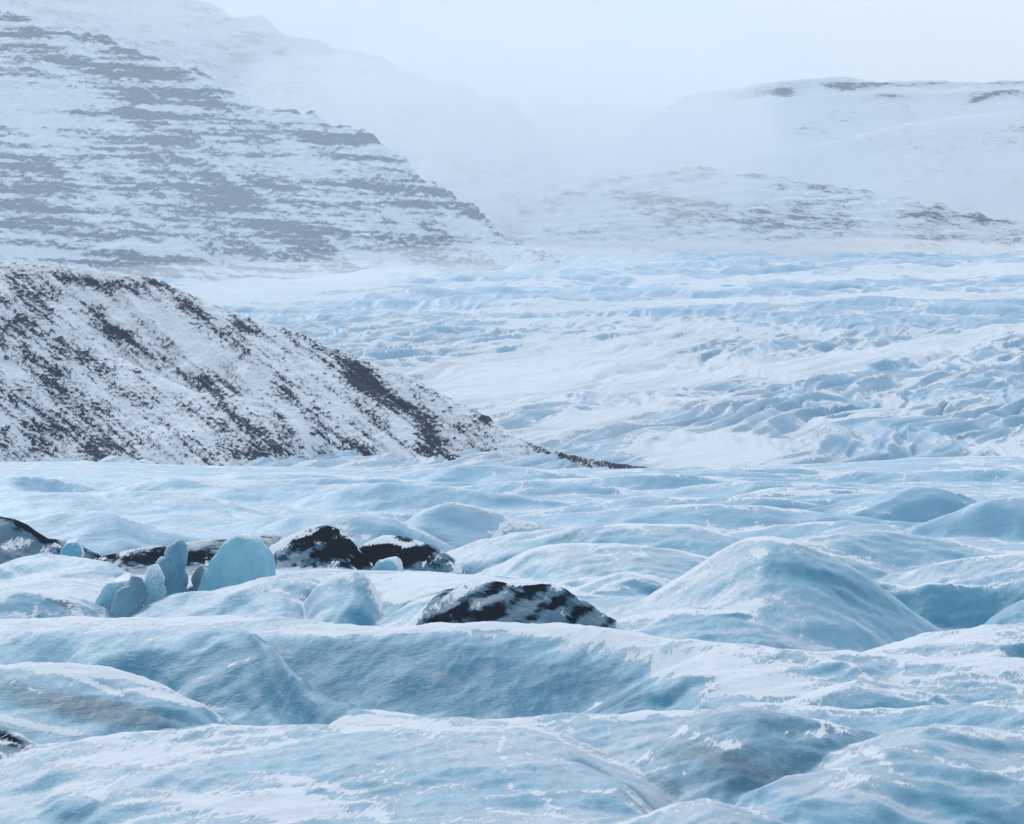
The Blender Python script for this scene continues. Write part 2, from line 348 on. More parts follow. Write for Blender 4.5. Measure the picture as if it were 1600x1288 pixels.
dirt = -.80 + 1.0 * is_dark + blobs(PX, PY, D, [
 (730,962,80,14,-5,.9,180,200), (880,948,95,24,22,.8,180,200), (780,914,30,8,15,.7,180,200), (720,968,60,10,-5,.5,180,200), (760,940,60,20,30,.35,180,200), (830,915,40,8,5,.25,180,200),
 (510,850,75,40,10,1.05,280,300), (600,868,60,28,0,1.1,285,300), (660,868,40,14,8,1.0,285,300), (610,838,25,5,15,.7,285,300),
 (250,872,130,12,2,1.2,300,320), (380,865,60,10,0,.7,300,320), (60,835,60,9,30,1.1,300,320), (20,810,20,5,20,.8,300,320),
 (85,938,44,8,25,1.0,205,220), (115,950,30,8,30,.6,205,220), (15,1155,30,9,20,1.3,118,128), (330,1108,40,6,8,.45,130,160), (150,1055,100,4,8,.35,130,145), (150,1108,190,28,10,1.05,112,150), (1180,1200,140,30,12,.22,105,130), (1250,1240,160,30,20,.22,100,130), (900,1075,160,22,8,.35,135,172), (340,1060,60,30,25,.3,135,170), (420,925,14,16,50,.5,205,225), (1400,935,50,10,20,.4,215,240), (900,838,80,10,-4,.7,285,305), (1120,1180,60,10,5,.15), (422,920,9,12,60,.55,200,220), (1380,918,16,5,10,.7,200,240)])
snow = snow - .16 * (1 - midf) + .42 * np.exp(-crs / (.5 + .003 * D)) * (.75 + fbm(X / 12, Y / 12, 2, 77))
vein = 1 - np.abs(perlin(X / 26 + Y / 40 + .35 * fbm(X / 6, Y / 6, 3, 1), Y / 13 - X / 40, 401)) * 14
vein2 = 1 - np.abs(perlin(X / 15 - Y / 30 + .3 * fbm(X / 5, Y / 5, 3, 2), Y / 24 + X / 22, 402)) * 16
snow = snow + .5 * np.clip(vein, 0, 1) + .45 * np.clip(vein2, 0, 1)
deep_r3 = None
d1s = np.sin((PX * .5 + PY * .87) / 5.5 + 2.5 * fbm(PX / 30, PY / 12, 3, 461)) * (1.0 * np.isin(own, [i for i, h in enumerate(H) if h.name == 'D1']) + .7 * np.isin(own, [i for i, h in enumerate(H) if h.name in ('D2', 'D3', 'D4', 'D2b')]))
isR3 = np.isin(own, [i for i, h in enumerate(H) if h.name == 'R3'])
bd = np.sin(2 * np.pi * (Z / 1.5 + .35 * fbm(X / 9, Y / 9, 3, 431)) + .03 * X)
snow = np.where(isR3, snow - .35 + .55 * bd, snow)
Zs = np.where(is_dark, snow - .15, snow); snow = Zs
deep = deep + .35 * isR3; dirt = dirt + isR3 * (.57 + .15 * fbm(X / 6, Y / 6, 3, 433))
dirt = dirt + .38 * d1s; snow = snow - .45 * d1s
ATT = dict(snow=snow, deep=deep, dirt=dirt)
fo = own[:-1, :-1]; dm = (D[:-1, :-1])
THINGS = {
 'R1': ('ice_mound', 'small smooth snow dusted ice hump at the very bottom edge of the photo', 'ice mound'),
 'R2': ('ice_ridge', 'broad low foreground ice ridge with streaks of snow across its grey blue back', 'ice ridge'),
 'R3': ('ice_ridge', 'banded grey green ice hump with snow stripes at the bottom right', 'ice ridge'),
 'R3b': ('ice_ridge', 'low streaked ice swell at the right edge behind the banded hump', 'ice ridge'),
 'R4': ('ice_ridge', 'thin pale ice ridge running along the foot of the long blue ice wall', 'ice ridge'),
 'R5L': ('ice_ridge', 'rounded blue ice shoulder left of the long blue ice wall', 'ice ridge'),
 'R5D': ('ice_ridge', 'dark streaked ice bank under a white snow band at the lower left edge', 'ice ridge'),
 'R5': ('ice_ridge', 'long ridge with a bare deep blue wall and speckled snow on its right end', 'ice ridge'),
 'R6b': ('ice_ridge', 'smooth banded ice swell in front of the pyramid shaped ice peak', 'ice ridge'),
 'R6': ('ice_ridge', 'smooth white snow ridge rising to the right edge below the blue hollow', 'ice ridge'),
 'R7': ('ice_peak', 'large pyramid shaped grey blue ice peak with snow on its left flank', 'ice peak'),
 'R8': ('ice_ridge', 'concave deep blue ice wall right of the pyramid shaped peak', 'ice ridge'),
 'R8b': ('ice_mound', 'small pale blue ice hump in front of the deep blue hollow at the right edge', 'ice mound'),
 'R9': ('ice_ridge', 'white snowy ridge directly behind the pyramid shaped peak', 'ice ridge'),
 'R10': ('ice_ridge', 'long rounded ice ridge with a dark blue streak, right of the dirty mounds', 'ice ridge'),
 'R11': ('ice_ridge', 'smooth frosted ice swell just left of the pyramid shaped peak', 'ice ridge'),
 'R12': ('ice_mound', 'low snowy ice hump behind the black striped debris mound', 'ice mound'),
 'D1': ('debris_mound', 'domed ice mound striped with black gravel and snow in the middle foreground', 'debris mound'),
 'D2': ('debris_mound', 'pointed dark debris mound behind the round blue ice block', 'debris mound'),
 'D3': ('debris_mound', 'low black debris mound with a snow cap, right of the pointed dark mound', 'debris mound'),
 'D2b': ('debris_mound', 'long low dirty ice bank behind the upright ice blocks', 'debris mound'),
 'D4': ('debris_mound', 'black edged snowy debris mound at the left edge', 'debris mound'),
 'D5': ('debris_mound', 'small grey ice mound with a dark arch of grit near the left edge', 'debris mound'),
 'D6': ('debris_mound', 'tiny black gravel patch at the lower left corner edge', 'debris mound'),
 'L1': ('ice_mound', 'knobbly ice mound with snow veins below the round blue ice block', 'ice mound'),
 'L2': ('ice_mound', 'steep rounded pale ice knob with white branching veins', 'ice mound'),
 'M3': ('ice_peak', 'small pale blue ice peak behind the low black debris mound', 'ice peak'),
 'M10': ('ice_mound', 'bright blue ice dome at the right edge behind the snowy ridge', 'ice mound'),
}
def biggest(fm):
    r0, r1 = np.nonzero(fm.any(1))[0][[0, -1]]; par = []; runs = []; prev = []
    def find(a):
        while par[a] != a: a = par[a]
        return a
    for r in range(r0, r1 + 1):
        e = np.flatnonzero(np.diff(np.r_[0, fm[r].astype(np.int8), 0])); cur = []
        for a, b in zip(e[::2], e[1::2]):
            k = len(par); par.append(k); runs.append((r, a, b)); cur.append(k)
            for p in prev:
                if runs[p][1] < b and runs[p][2] > a:
                    x, y = find(p), find(k)
                    if x != y: par[y] = x
        prev = cur
    tot = {}
    for k, (r, a, b) in enumerate(runs): tot[find(k)] = tot.get(find(k), 0) + b - a
    best_ = max(tot, key=tot.get); out = np.zeros_like(fm)
    for k, (r, a, b) in enumerate(runs):
        if find(k) == best_: out[r, a:b] = True
    return out
taken = np.zeros(fo.shape, bool)
for nm, (on, lab, cat) in THINGS.items():
    ids = [i for i, h in enumerate(H) if h.name == nm]
    fm = np.isin(fo, ids)
    if not fm.any(): continue
    fm = biggest(fm)
    r, c = np.nonzero(fm)
    org = (float(X[r, c].mean()), float(Y[r, c].mean()), float(Z[r, c].min()))
    o = grid_mesh(on, X, Y, Z, ATT, M_ICE_MID if nm[0] == 'M' else M_ICE, fm, NRM, org)
    tag(o, lab, cat); taken |= fm
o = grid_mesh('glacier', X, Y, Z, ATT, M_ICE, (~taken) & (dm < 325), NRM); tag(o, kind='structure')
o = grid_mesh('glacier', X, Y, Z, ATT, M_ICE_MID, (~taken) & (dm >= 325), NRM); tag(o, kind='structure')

# ------------------------------------------------------------------ far glacier
T, D = grid(-.30, .30, 1100, 720, 5400, 800)
X = T * D; Y = D
kd = [700, 900, 1200, 1600, 2200, 3000, 4000, 5000, 5400]; kp = [790, 756, 650, 570, 508, 460, 424, 402, 404]
pyp = np.interp(np.log(D), np.log(kd), kp)
pyp = gsmooth(pyp[:, 0], 12)[:pyp.shape[0]][:, None] + 0 * T
px = 800 + F * T
pyp = pyp + sstep(900, 200, px) * sstep(2500, 5000, D) * 30 + 3 * fbm(px / 120, D / 900, 2, 5)
Z = CZ - (pyp - 644) * D / F
# hollow beyond the near glacier edge
Z = Z - 4 * np.exp(-((px - 1080) / 140) ** 2 - ((D - 960) / 60) ** 2)
calm = blobs(px, pyp, D, [(800,590,260,45,-12,1.0), (1100,705,110,22,0,1.2), (420,455,200,18,-6,.9), (1300,560,380,16,-7,.75), (1000,640,160,10,-10,.5), (1200,470,500,8,-2,.5), (1300,432,500,7,-2,.5), (900,665,120,14,-12,.6)])
calm = np.clip(calm, 0, 1)
a = math.radians(69); ca, sa = math.cos(a), math.sin(a)
wx = X + 30 * fbm(X / 120, Y / 120, 3, 3); wy = Y + 30 * fbm(X / 110, Y / 130, 3, 4)
U = wx * ca + wy * sa; V = -wx * sa + wy * ca
r1 = ridged(U / 460, V / 50, 3, 7, .38); r2 = ridged(U / 300 + .2 * r1, V / 15, 3, 9, .5)
wv = fbm(X / 260, Y / 150, 3, 15)
r3 = ridged(X / 620 + Y / 1500, Y / 170 - X / 1100, 3, 17, .45)
ff = sstep(1500, 2600, D); r1 = r1 * (1 - .8 * ff) + r3 * .75 * ff; r2 = r2 * (1 - .7 * ff) + .6 * .7 * ff
amp = (2.2 + .0032 * D) * (1 - .85 * calm) * sstep(880, 1000, D)
Z = Z + amp * (2.2 * (r1 - .6) + 1.0 * (r2 - .6) * sstep(4200, 1500, D)) + wv * (2 + .004 * D) * (1 - .6 * calm) * sstep(950, 1200, D)
cn = np.abs(perlin(U / 210 + .4 * fbm(X / 60, Y / 60, 3, 441), V / 26 + .5 * fbm(X / 90, Y / 50, 3, 442), 443))
cz = sstep(.25, -.15, fbm(X / 300, Y / 160, 3, 444)) * (1 - calm) * sstep(900, 1000, D) * sstep(2600, 1500, D)
crev = np.clip(1 - cn * 7, 0, 1) * cz
Z = Z - crev * 3.5
N = normals(X, Y, Z)
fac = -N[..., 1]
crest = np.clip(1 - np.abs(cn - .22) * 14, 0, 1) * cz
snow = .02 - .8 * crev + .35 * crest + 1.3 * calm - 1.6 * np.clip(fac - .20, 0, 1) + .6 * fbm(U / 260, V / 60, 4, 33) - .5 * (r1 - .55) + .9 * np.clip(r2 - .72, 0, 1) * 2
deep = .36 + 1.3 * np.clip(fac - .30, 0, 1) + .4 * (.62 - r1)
dirt = np.full_like(Z, -.9)
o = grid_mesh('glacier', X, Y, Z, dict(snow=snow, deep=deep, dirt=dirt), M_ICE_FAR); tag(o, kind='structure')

# ------------------------------------------------------------------ rocky hill (left)
def land(name, humps, t0, t1, nt, d0, d1, nd, base, relief, rockf, mat, k=3.0):
    T, D = grid(t0, t1, nt, d0, d1, nd, log=False)
    X = T * D; Y = D
    Z = np.full(T.shape, base, np.float32)
    for h in humps: Z = smax(Z, h.ev(T, D), k)
    Z = relief(X, Y, Z, D)
    N = normals(X, Y, Z)
    px = 800 + F * T; py = 644 - F * (Z - CZ) / D
    rock = rockf(X, Y, Z, N, px, py, D)
    o = grid_mesh(name, X, Y, Z, dict(rock=rock), mat); tag(o, kind='structure')
    return X, Y, Z, o
hill_h = [
 Hump([(-700,380),(-200,395),(0,409),(60,414),(110,417),(180,425),(240,435),(300,462),(370,490),(450,515),(520,545),(580,565),(640,590),(700,622),(760,650),(810,685),(860,704),(920,717),(960,722),(1020,731),(1080,742)],
      [1300,1250,1200,1190,1180,1170,1160,1145,1130,1115,1100,1085,1070,1055,1040,1020,1000,970,960,935,910], sf=.72, sb=.4, r=6, sm=5, wob=.004),
 Hump([(-700,330),(-200,380),(0,420),(40,445),(110,502),(160,545),(210,570),(300,612),(380,632),(430,668),(465,728),(520,790)],
      [1150,1130,1100,1090,1075,1060,1050,1030,1010,995,975,950], sf=.65, sb=.7, r=5, sm=8, wob=.006, seed=4),
 Hump([(380,520),(470,555),(540,590),(590,612),(640,645),(690,690),(745,738),(800,790)],
      [1090,1075,1060,1045,1030,1005,980,960], sf=.7, sb=.8, r=4, sm=6, wob=.006, seed=8)]
def hill_relief(X, Y, Z, D):
    U = (X * .80 + (Z) * 1.0); V = (X * .75 - Z * .66)
    g = ridged(U / 16, V / 60 + Y / 90, 4, 101, .55)
    b = fbm(X / 9, Y / 8 + Z / 6, 5, 111, .6)
    return Z + (2.2 * (g - .6) + 1.3 * b) * sstep(-8, 8, Z)
def hill_rock(X, Y, Z, N, px, py, D):
    dxn = px * .62 + py * .78; al = px * .78 - py * .62      # across / along the fall line
    aa = px * .80 + py * .60; ac = -px * .60 + py * .80
    s1 = fbm(aa / 60, ac / 7, 5, 121, .68); s2 = fbm(px / 60, py / 45, 4, 131); s3 = fbm(px / 7, py / 4, 3, 141, .7)
    s4 = fbm(aa / 260, ac / 24 + .5 * s2, 3, 151)
    r = -.26 + 1.0 * s1 + .72 * s2 + .9 * s3 + .65 * s4 + .9 * np.clip(1 - N[..., 2] - .30, -.2, .6)
    r += blobs(px, py, D, [(390,690,75,45,40,.5), (50,470,90,24,45,.35), (20,515,40,9,30,.6), (190,520,50,12,38,.6), (100,600,140,40,35,.15), (120,690,200,40,10,.28), (590,615,60,17,35,.75), (540,590,50,8,30,.6), (670,680,45,17,55,.7), (725,728,24,14,30,1.1),
      (160,443,45,11,8,.75), (250,445,36,7,20,.8), (105,437,22,9,0,.5), (290,480,50,10,30,.55), (390,515,40,7,25,.6), (300,540,60,30,35,-.5), (260,500,70,14,30,-.5), (700,650,80,14,38,-.3), (590,560,60,10,32,-.3), (440,560,90,22,45,-.4), (640,700,60,20,50,-.3), (530,640,50,30,50,-.3), (760,655,12,5,30,.7), (900,714,60,8,12,.45), (980,729,60,5,5,.55), (480,690,45,20,45,-.4), (160,480,60,14,35,-.4)])
    return r
hX, hY, hZ, hill = land('hill', hill_h, -.34, .085, 900, 880, 1330, 760, -14, hill_relief, hill_rock, M_HILL)

# ------------------------------------------------------------------ mountains
mt_h = [
 Hump([(-700,-330),(-300,-120),(0,14),(40,22),(100,45),(180,75),(270,97),(300,112),(350,140),(380,160),(440,176),(480,190),(540,200),(578,206),(600,232),(650,272),(700,300),(740,325),(760,348),(790,372),(830,394),(900,415)],
      [5100,4950,4800,4790,4780,4760,4740,4730,4720,4700,4680,4660,4640,4620,4600,4570,4540,4510,4500,4480,4450,4400], sf=.62, sb=.5, r=20, sm=4, wob=.003)]
def terr(Z, X, Y, step, amt, sd):
    zz = Z + 16 * fbm(X / 500, Y / 500, 3, sd) - .06 * X
    f = zz / step; fr = f - np.floor(f)
    return step * (sstep(.15, .62, fr) - fr) * amt
def mt_relief(X, Y, Z, D):
    m = sstep(150, 260, Z)
    g = ridged((X + .5 * Y) / 190, (Y * .6 - X * .4) / 600, 4, 201, .55)
    return Z + m * (46 * (g - .6) + 12 * fbm(X / 50, Y / 50, 5, 211, .6)) + m * terr(Z, X, Y, 31, .35, 221) * np.clip(.6 + 1.2 * fbm(X / 300, Z / 90, 3, 222), 0, 1) + m * terr(Z, X, Y, 14, .7, 226)
def mt_rock(X, Y, Z, N, px, py, D):
    s2 = fbm(px / 90, py / 55, 4, 231); s3 = fbm(px / 26, py / 5, 5, 241, .6)
    pw = py - .05 * px + 5 * fbm(px / 150, py / 60, 2, 251)
    zb = 1.5 * fbm(px / 330, pw / 15, 2, 252) + 1.5 * fbm(px / 170, pw / 6.0, 2, 253)
    r = -.14 + .55 * s2 + .8 * s3 + .58 * zb + 1.0 * np.clip(1 - N[..., 2] - .30, -.2, .6)
    r -= .5 * np.clip(fbm((px * .85 + py * .5) / 240, (py * .85 - px * .55 + 10 * s2) / 22, 3, 261) * 2.2, 0, 1)
    r += blobs(px, py, D, [(120,100,130,13,13,.7), (200,160,60,35,50,.55), (290,215,26,18,30,.6), (570,212,30,10,15,.9), (60,25,60,8,20,.3), (200,78,100,7,14,.6), (250,250,120,12,10,.45), (330,300,150,30,12,.28), (390,350,120,34,25,.35), (60,300,90,40,0,.25), (730,330,30,14,40,.4), (260,120,40,10,10,.4), (320,160,50,10,15,.5), (395,190,50,14,25,.5),
      (60,160,90,32,12,-.8), (70,205,90,26,20,-.6), (430,210,90,14,20,-.35), (60,395,70,14,10,-.5), (190,405,24,12,0,.6), (400,240,60,14,15,-.3), (500,330,140,30,20,-.1)])
    return r
land('mountain', mt_h, -.36, .06, 900, 3450, 5150, 800, 120, mt_relief, mt_rock, M_MTN, 12)
# right flank below, right plateau, far left shoulder, valley head
def mk_rel(a1, a2, st, sd, zb):
    def f(X, Y, Z, D):
        m = sstep(zb, zb + 80, Z)
        return Z + m * (a1 * (ridged(X / 420, Y / 500, 4, sd) - .6) + a2 * fbm(X / 60, Y / 60, 4, sd + 9, .55)) + m * terr(Z, X, Y, st, .6, sd + 20)
    return f
def mk_rock(b0, L, sd, sc=1.0):
    def f(X, Y, Z, N, px, py, D):
        r = b0 + .7 * fbm(px / 110, py / 40, 4, sd) + .5 * fbm(px / 30, py / 6, 4, sd + 7, .6) + .6 * np.clip(1 - N[..., 2] - .3, -.2, .6)
        return r + blobs(px, py, D, L)
    return f
f3 = [Hump([(820,330),(900,288),(950,270),(1000,265),(1080,266),(1150,270),(1250,285),(1350,300),(1430,315),(1500,330),(1590,350),(1700,372),(1900,420)], 6000, sf=.55, sb=.4, r=25, sm=5, wob=.004)]
land('mountain', f3, .0, .30, 560, 5350, 6300, 330, 200, mk_rel(30, 9, 26, 301, 330), mk_rock(-.42, [(1120,320,170,7,8,.5), (1000,312,90,5,4,.4), (1170,348,150,8,6,.5), (1180,275,26,5,10,.6), (1050,272,16,5,0,.5), (1280,290,30,5,8,.5), (1450,335,60,10,12,.5), (1540,342,28,7,8,.9), (1330,355,40,18,40,.25), (1430,300,60,8,10,.2)], 311), M_FAR, 15)
f2 = [Hump([(880,330),(960,240),(1010,185),(1060,155),(1120,140),(1180,132),(1250,128),(1330,133),(1400,131),(1500,129),(1600,124),(1800,118)], 6900, sf=.66, sb=.3, r=40, sm=6, wob=.003),
      Hump([(1000,330),(1100,266),(1200,242),(1300,222),(1400,197),(1500,181),(1600,172),(1800,150)], 6500, sf=.78, sb=.25, r=40, sm=8, wob=.003, seed=5)]
land('mountain', f2, .0, .32, 560, 4800, 7400, 420, 150, mk_rel(34, 6, 60, 401, 900), mk_rock(-.72, [(1450,131,260,2.5,0,.55), (1222,145,31,9.1,3,1.33), (1310,136,39,6.5,5,0.88), (1390,134,78,5.2,0,0.80), (1395,150,29,5.2,5,0.68), (1530,155,29,5.2,-15,1.06), (1580,145,39,5.2,0,0.68), (1590,200,23,6.5,0,0.54), (1340,196,16,3.2,-15,0.61), (1240,232,39,2.6,-15,0.48), (1590,128,52,3.9,0,0.54), (1160,150,39,10.4,-10,0.34), (1470,268,39,2.6,5,0.41)], 411), M_FAR, 20)
f1 = [Hump([(-300,-260),(0,-120),(200,-40),(300,5),(420,45),(520,75),(600,95),(660,118),(740,150),(800,172),(830,215),(860,262),(900,330)], 8200, sf=.6, sb=.4, r=40, sm=6, wob=.003),
      Hump([(560,300),(650,262),(720,262),(800,270),(880,290),(960,320)], 6600, sf=.4, sb=.3, r=30, sm=8, seed=3)]
land('mountain', f1, -.32, .08, 560, 5200, 8700, 380, 150, mk_rel(50, 10, 70, 501, 420), mk_rock(-.42, [(330,65,60,10,30,.4), (400,60,50,10,25,.3), (580,75,60,8,12,.35), (760,270,60,6,5,.3)], 511), M_FAR, 20)
# valley head snowfield closing the view
f5 = [Hump([(-700,300),(700,230),(860,165),(1000,170),(1300,155),(1600,150),(2300,140)], 9200, sf=.45, sb=.3, r=60, sm=30, wob=.003)]
land('mountain', f5, -.33, .33, 300, 6400, 9500, 220, 150, mk_rel(60, 8, 90, 601, 450), mk_rock(-1.1, [], 611), M_FAR, 20)

# ------------------------------------------------------------------ upright ice blocks
M_BLOCK = None
def block_material():
    m = NT('clear_blue_ice')
    iso = m.mapv(); nf = m.noise(iso, 3.0, 6, .65); nl = m.noise(m.mapv((1.5, 1, 2.5), (0, 20, 0)), .25, 4, .5, .5)
    c = m.mix(m.ss(nl, .35, .65), rgb(.11, .37, .53), rgb(.24, .53, .67))
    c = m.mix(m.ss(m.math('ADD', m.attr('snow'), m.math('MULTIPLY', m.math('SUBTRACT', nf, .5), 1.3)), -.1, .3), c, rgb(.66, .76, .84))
    c = m.mix(m.math('MULTIPLY', m.ss(m.math('ADD', m.attr('dirt'), m.math('SUBTRACT', nl, .5)), 0.0, .7), .8), c, rgb(.10, .20, .27))
    vo = m.n.new('ShaderNodeTexVoronoi'); vo.feature = 'DISTANCE_TO_EDGE'; vo.inputs['Scale'].default_value = .55
    vm = m.n.new('ShaderNodeVectorMath'); vm.operation = 'ADD'; m.l.new(m.pos, vm.inputs[0])
    nn_ = m.n.new('ShaderNodeTexNoise'); nn_.inputs['Scale'].default_value = .8; m.l.new(m.pos, nn_.inputs['Vector']); m.l.new(nn_.outputs['Color'], vm.inputs[1]); m.l.new(vm.outputs[0], vo.inputs['Vector'])
    c = m.mix(m.math('MULTIPLY', m.math('SUBTRACT', 1.0, m.ss(vo.outputs['Distance'], 0, .02)), .16), c, rgb(.62, .74, .82))
    m.l.new(c, m.b.inputs['Base Color']); m.b.inputs['Roughness'].default_value = .35
    m.b.inputs['Specular IOR Level'].default_value = .4
    m.b.inputs['Subsurface Weight'].default_value = .35; m.b.inputs['Subsurface Scale'].default_value = .6
    m.b.inputs['Subsurface Radius'].default_value = (.25, .6, 1.0)
    m.l.new(m.bump(m.noise(m.mapv((1,1,2.2),(0,18,0)), 1.1, 8, .68, .5), .45, .9), m.b.inputs['Normal'])
    return m.m
M_BLOCK = block_material()
def slab(name, outline, D, thick, label, cat, yaw=0, lean=0, p=2.6, frost=0, dirt=0, seed=1, top_snow=.5, mat=None, rough=.05, fac=(.80, .95)):
    pts = np.array([wpt(x, y, D)[[0, 2]] for x, y in outline])
    cx, cz = (pts[:, 0].min() + pts[:, 0].max()) / 2, (pts[:, 1].min() + pts[:, 1].max()) / 2
    rel = pts - [cx, cz]
    th = np.arctan2(rel[:, 1], rel[:, 0]); rr = np.hypot(rel[:, 0], rel[:, 1]); o = np.argsort(th); th, rr = th[o], rr[o]
    NA, NS = 150, 34
    A = np.linspace(-np.pi, np.pi, NA, endpoint=False)
    R = np.interp(A, np.r_[th - 2 * np.pi, th, th + 2 * np.pi], np.r_[rr, rr, rr])
    k = np.array([0, .05, .2, .5, .2, .05, 0]); Rp = np.r_[R[-3:], R, R[:3]]; R = np.convolve(Rp, k, 'valid')
    ph = np.linspace(-np.pi / 2, np.pi / 2, 2 * NS + 1)
    V = []; size = rr.max()
    cy, sy = math.cos(math.radians(yaw)), math.sin(math.radians(yaw))
    for j, f in enumerate(ph):
        c_, s_ = max(math.cos(f), 0) ** (2 / p), np.sign(math.sin(f)) * abs(math.sin(f)) ** (2 / p)
        x = R * c_ * np.cos(A); z = R * c_ * np.sin(A); y = np.full(NA, s_ * thick / 2)
        n = 1 + rough * fbm((x + y * .7) / size * 2.2 + seed * 7, (z + y) / size * 2.2 + seed, 4, seed)
        x, z = x * n, z * n; y = y * (1 + rough * 2 * fbm(x / size * 1.7 + seed, z / size * 1.7, 3, seed + 5)) + lean * z
        V.append(np.stack([x * cy - y * sy, x * sy + y * cy, z], -1))
    V = np.array(V)
    rs = np.random.default_rng(seed * 13); sc = np.array([rr.max(), thick / 2, rr.max()])
    for _ in range(26):
        nn = rs.normal(size=3) * [1, .8, 1]; nn /= np.linalg.norm(nn)
        if nn[2] < -.3: continue
        q = V @ nn; ext = q.max(); lim = ext * rs.uniform(*fac)
        V = V - np.maximum(q - lim, 0)[..., None] * nn * .92
    bz = V[..., 2].min()
    org = (cx, D, cz + bz)
    verts = V.reshape(-1, 3) - [0, 0, bz]
    faces = []
    for j in range(2 * NS):
        for i in range(NA):
            a = j * NA + i; b = j * NA + (i + 1) % NA
            faces.append((a, b, b + NA, a + NA))
    me = bpy.data.meshes.new(name); me.from_pydata(verts.tolist(), [], faces); me.update()
    me.polygons.foreach_set('use_smooth', np.ones(len(faces), bool))
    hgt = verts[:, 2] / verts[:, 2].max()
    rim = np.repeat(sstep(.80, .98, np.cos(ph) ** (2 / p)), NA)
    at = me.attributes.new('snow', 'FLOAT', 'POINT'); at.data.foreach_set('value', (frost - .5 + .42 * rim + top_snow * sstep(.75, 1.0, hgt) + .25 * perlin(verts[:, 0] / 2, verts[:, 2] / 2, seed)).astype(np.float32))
    at = me.attributes.new('dirt', 'FLOAT', 'POINT'); at.data.foreach_set('value', (dirt - .12 + .5 * perlin(verts[:, 0] / 3 + seed, verts[:, 2] / 4, seed + 3)).astype(np.float32))
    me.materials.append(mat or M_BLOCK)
    ob = bpy.data.objects.new(name, me); ob.location = org; col.objects.link(ob)
    return tag(ob, label, cat)
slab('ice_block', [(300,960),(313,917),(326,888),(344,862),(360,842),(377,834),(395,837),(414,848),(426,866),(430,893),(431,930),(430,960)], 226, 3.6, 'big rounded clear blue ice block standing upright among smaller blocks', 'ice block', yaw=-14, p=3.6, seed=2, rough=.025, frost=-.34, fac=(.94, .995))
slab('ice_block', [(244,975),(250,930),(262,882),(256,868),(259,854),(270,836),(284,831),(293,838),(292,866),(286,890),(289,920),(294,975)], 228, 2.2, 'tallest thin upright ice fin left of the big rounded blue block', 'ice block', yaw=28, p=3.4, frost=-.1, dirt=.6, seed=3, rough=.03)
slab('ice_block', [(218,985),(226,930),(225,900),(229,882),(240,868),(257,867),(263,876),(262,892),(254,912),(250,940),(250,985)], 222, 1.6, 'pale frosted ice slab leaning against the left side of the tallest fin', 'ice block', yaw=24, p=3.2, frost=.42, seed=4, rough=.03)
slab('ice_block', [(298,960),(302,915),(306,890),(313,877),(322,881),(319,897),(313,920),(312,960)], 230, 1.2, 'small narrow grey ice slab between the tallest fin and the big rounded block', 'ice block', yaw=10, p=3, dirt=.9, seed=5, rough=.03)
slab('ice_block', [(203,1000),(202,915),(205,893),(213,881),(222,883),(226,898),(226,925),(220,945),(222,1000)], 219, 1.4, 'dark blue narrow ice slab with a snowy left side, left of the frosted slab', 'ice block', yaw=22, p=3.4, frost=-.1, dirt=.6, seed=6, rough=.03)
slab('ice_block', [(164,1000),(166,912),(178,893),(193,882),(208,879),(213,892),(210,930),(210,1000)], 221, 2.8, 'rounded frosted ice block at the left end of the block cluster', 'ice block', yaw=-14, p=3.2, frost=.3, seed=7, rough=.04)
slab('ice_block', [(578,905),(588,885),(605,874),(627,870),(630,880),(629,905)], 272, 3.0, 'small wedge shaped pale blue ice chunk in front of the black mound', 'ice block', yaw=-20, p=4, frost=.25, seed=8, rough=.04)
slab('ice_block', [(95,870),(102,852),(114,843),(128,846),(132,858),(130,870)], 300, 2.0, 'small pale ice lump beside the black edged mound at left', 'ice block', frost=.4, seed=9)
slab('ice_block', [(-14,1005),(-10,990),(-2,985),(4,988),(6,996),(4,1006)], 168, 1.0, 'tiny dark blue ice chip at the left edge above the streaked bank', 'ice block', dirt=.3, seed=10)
0 and slab('ice_block', [(940,850),(941,836),(946,828),(955,828),(961,840),(968,850)], 285, 1.5, 'small grey ice lump on the long rounded ridge', 'ice block', frost=.3, dirt=.3, seed=11)

# ------------------------------------------------------------------ boulders on the hill
def bo_mat():
    m = NT('boulder_rock'); iso = m.mapv(); n = m.noise(iso, .9, 7, .65)
    c = m.mix(m.ss(n, .35, .7), rgb(.035, .042, .05), rgb(.10, .11, .12))
    g = m.n.new('ShaderNodeNewGeometry'); sx = m.n.new('ShaderNodeSeparateXYZ'); m.l.new(g.outputs['Normal'], sx.inputs[0])
    s = m.ss(m.math('ADD', sx.outputs['Z'], m.math('MULTIPLY', m.math('SUBTRACT', n, .5), .9)), .62, .78)
    m.l.new(m.mix(s, c, SNOW), m.b.inputs['Base Color']); m.b.inputs['Roughness'].default_value = .9
    m.l.new(m.bump(n, .4), m.b.inputs['Normal']); return m.m
M_BO = bo_mat()
import bmesh
def boulder_mesh(seed, sub=3):
    bm = bmesh.new(); bmesh.ops.create_icosphere(bm, subdivisions=sub, radius=1)
    co = np.array([v.co[:] for v in bm.verts])
    r = 1 + .35 * fbm(co[:, 0] * 1.1 + seed * 5, co[:, 1] * 1.1 + co[:, 2] * 1.7, 3, seed) * 2
    r2 = 1 + .18 * np.round(2.2 * perlin(co[:, 0] * 2 + seed, co[:, 2] * 2 + co[:, 1], seed + 3)) / 2
    co = co * (r * r2)[:, None] * [1.25, .9, .7]
    for v, c in zip(bm.verts, co): v.co = c
    me = bpy.data.meshes.new('boulder'); bm.to_mesh(me); bm.free(); me.materials.append(M_BO)
    return me
bo_meshes = [boulder_mesh(i + 1) for i in range(6)]
hpx = 800 + F * hX / hY; hpy = 644 - F * (hZ - CZ) / hY
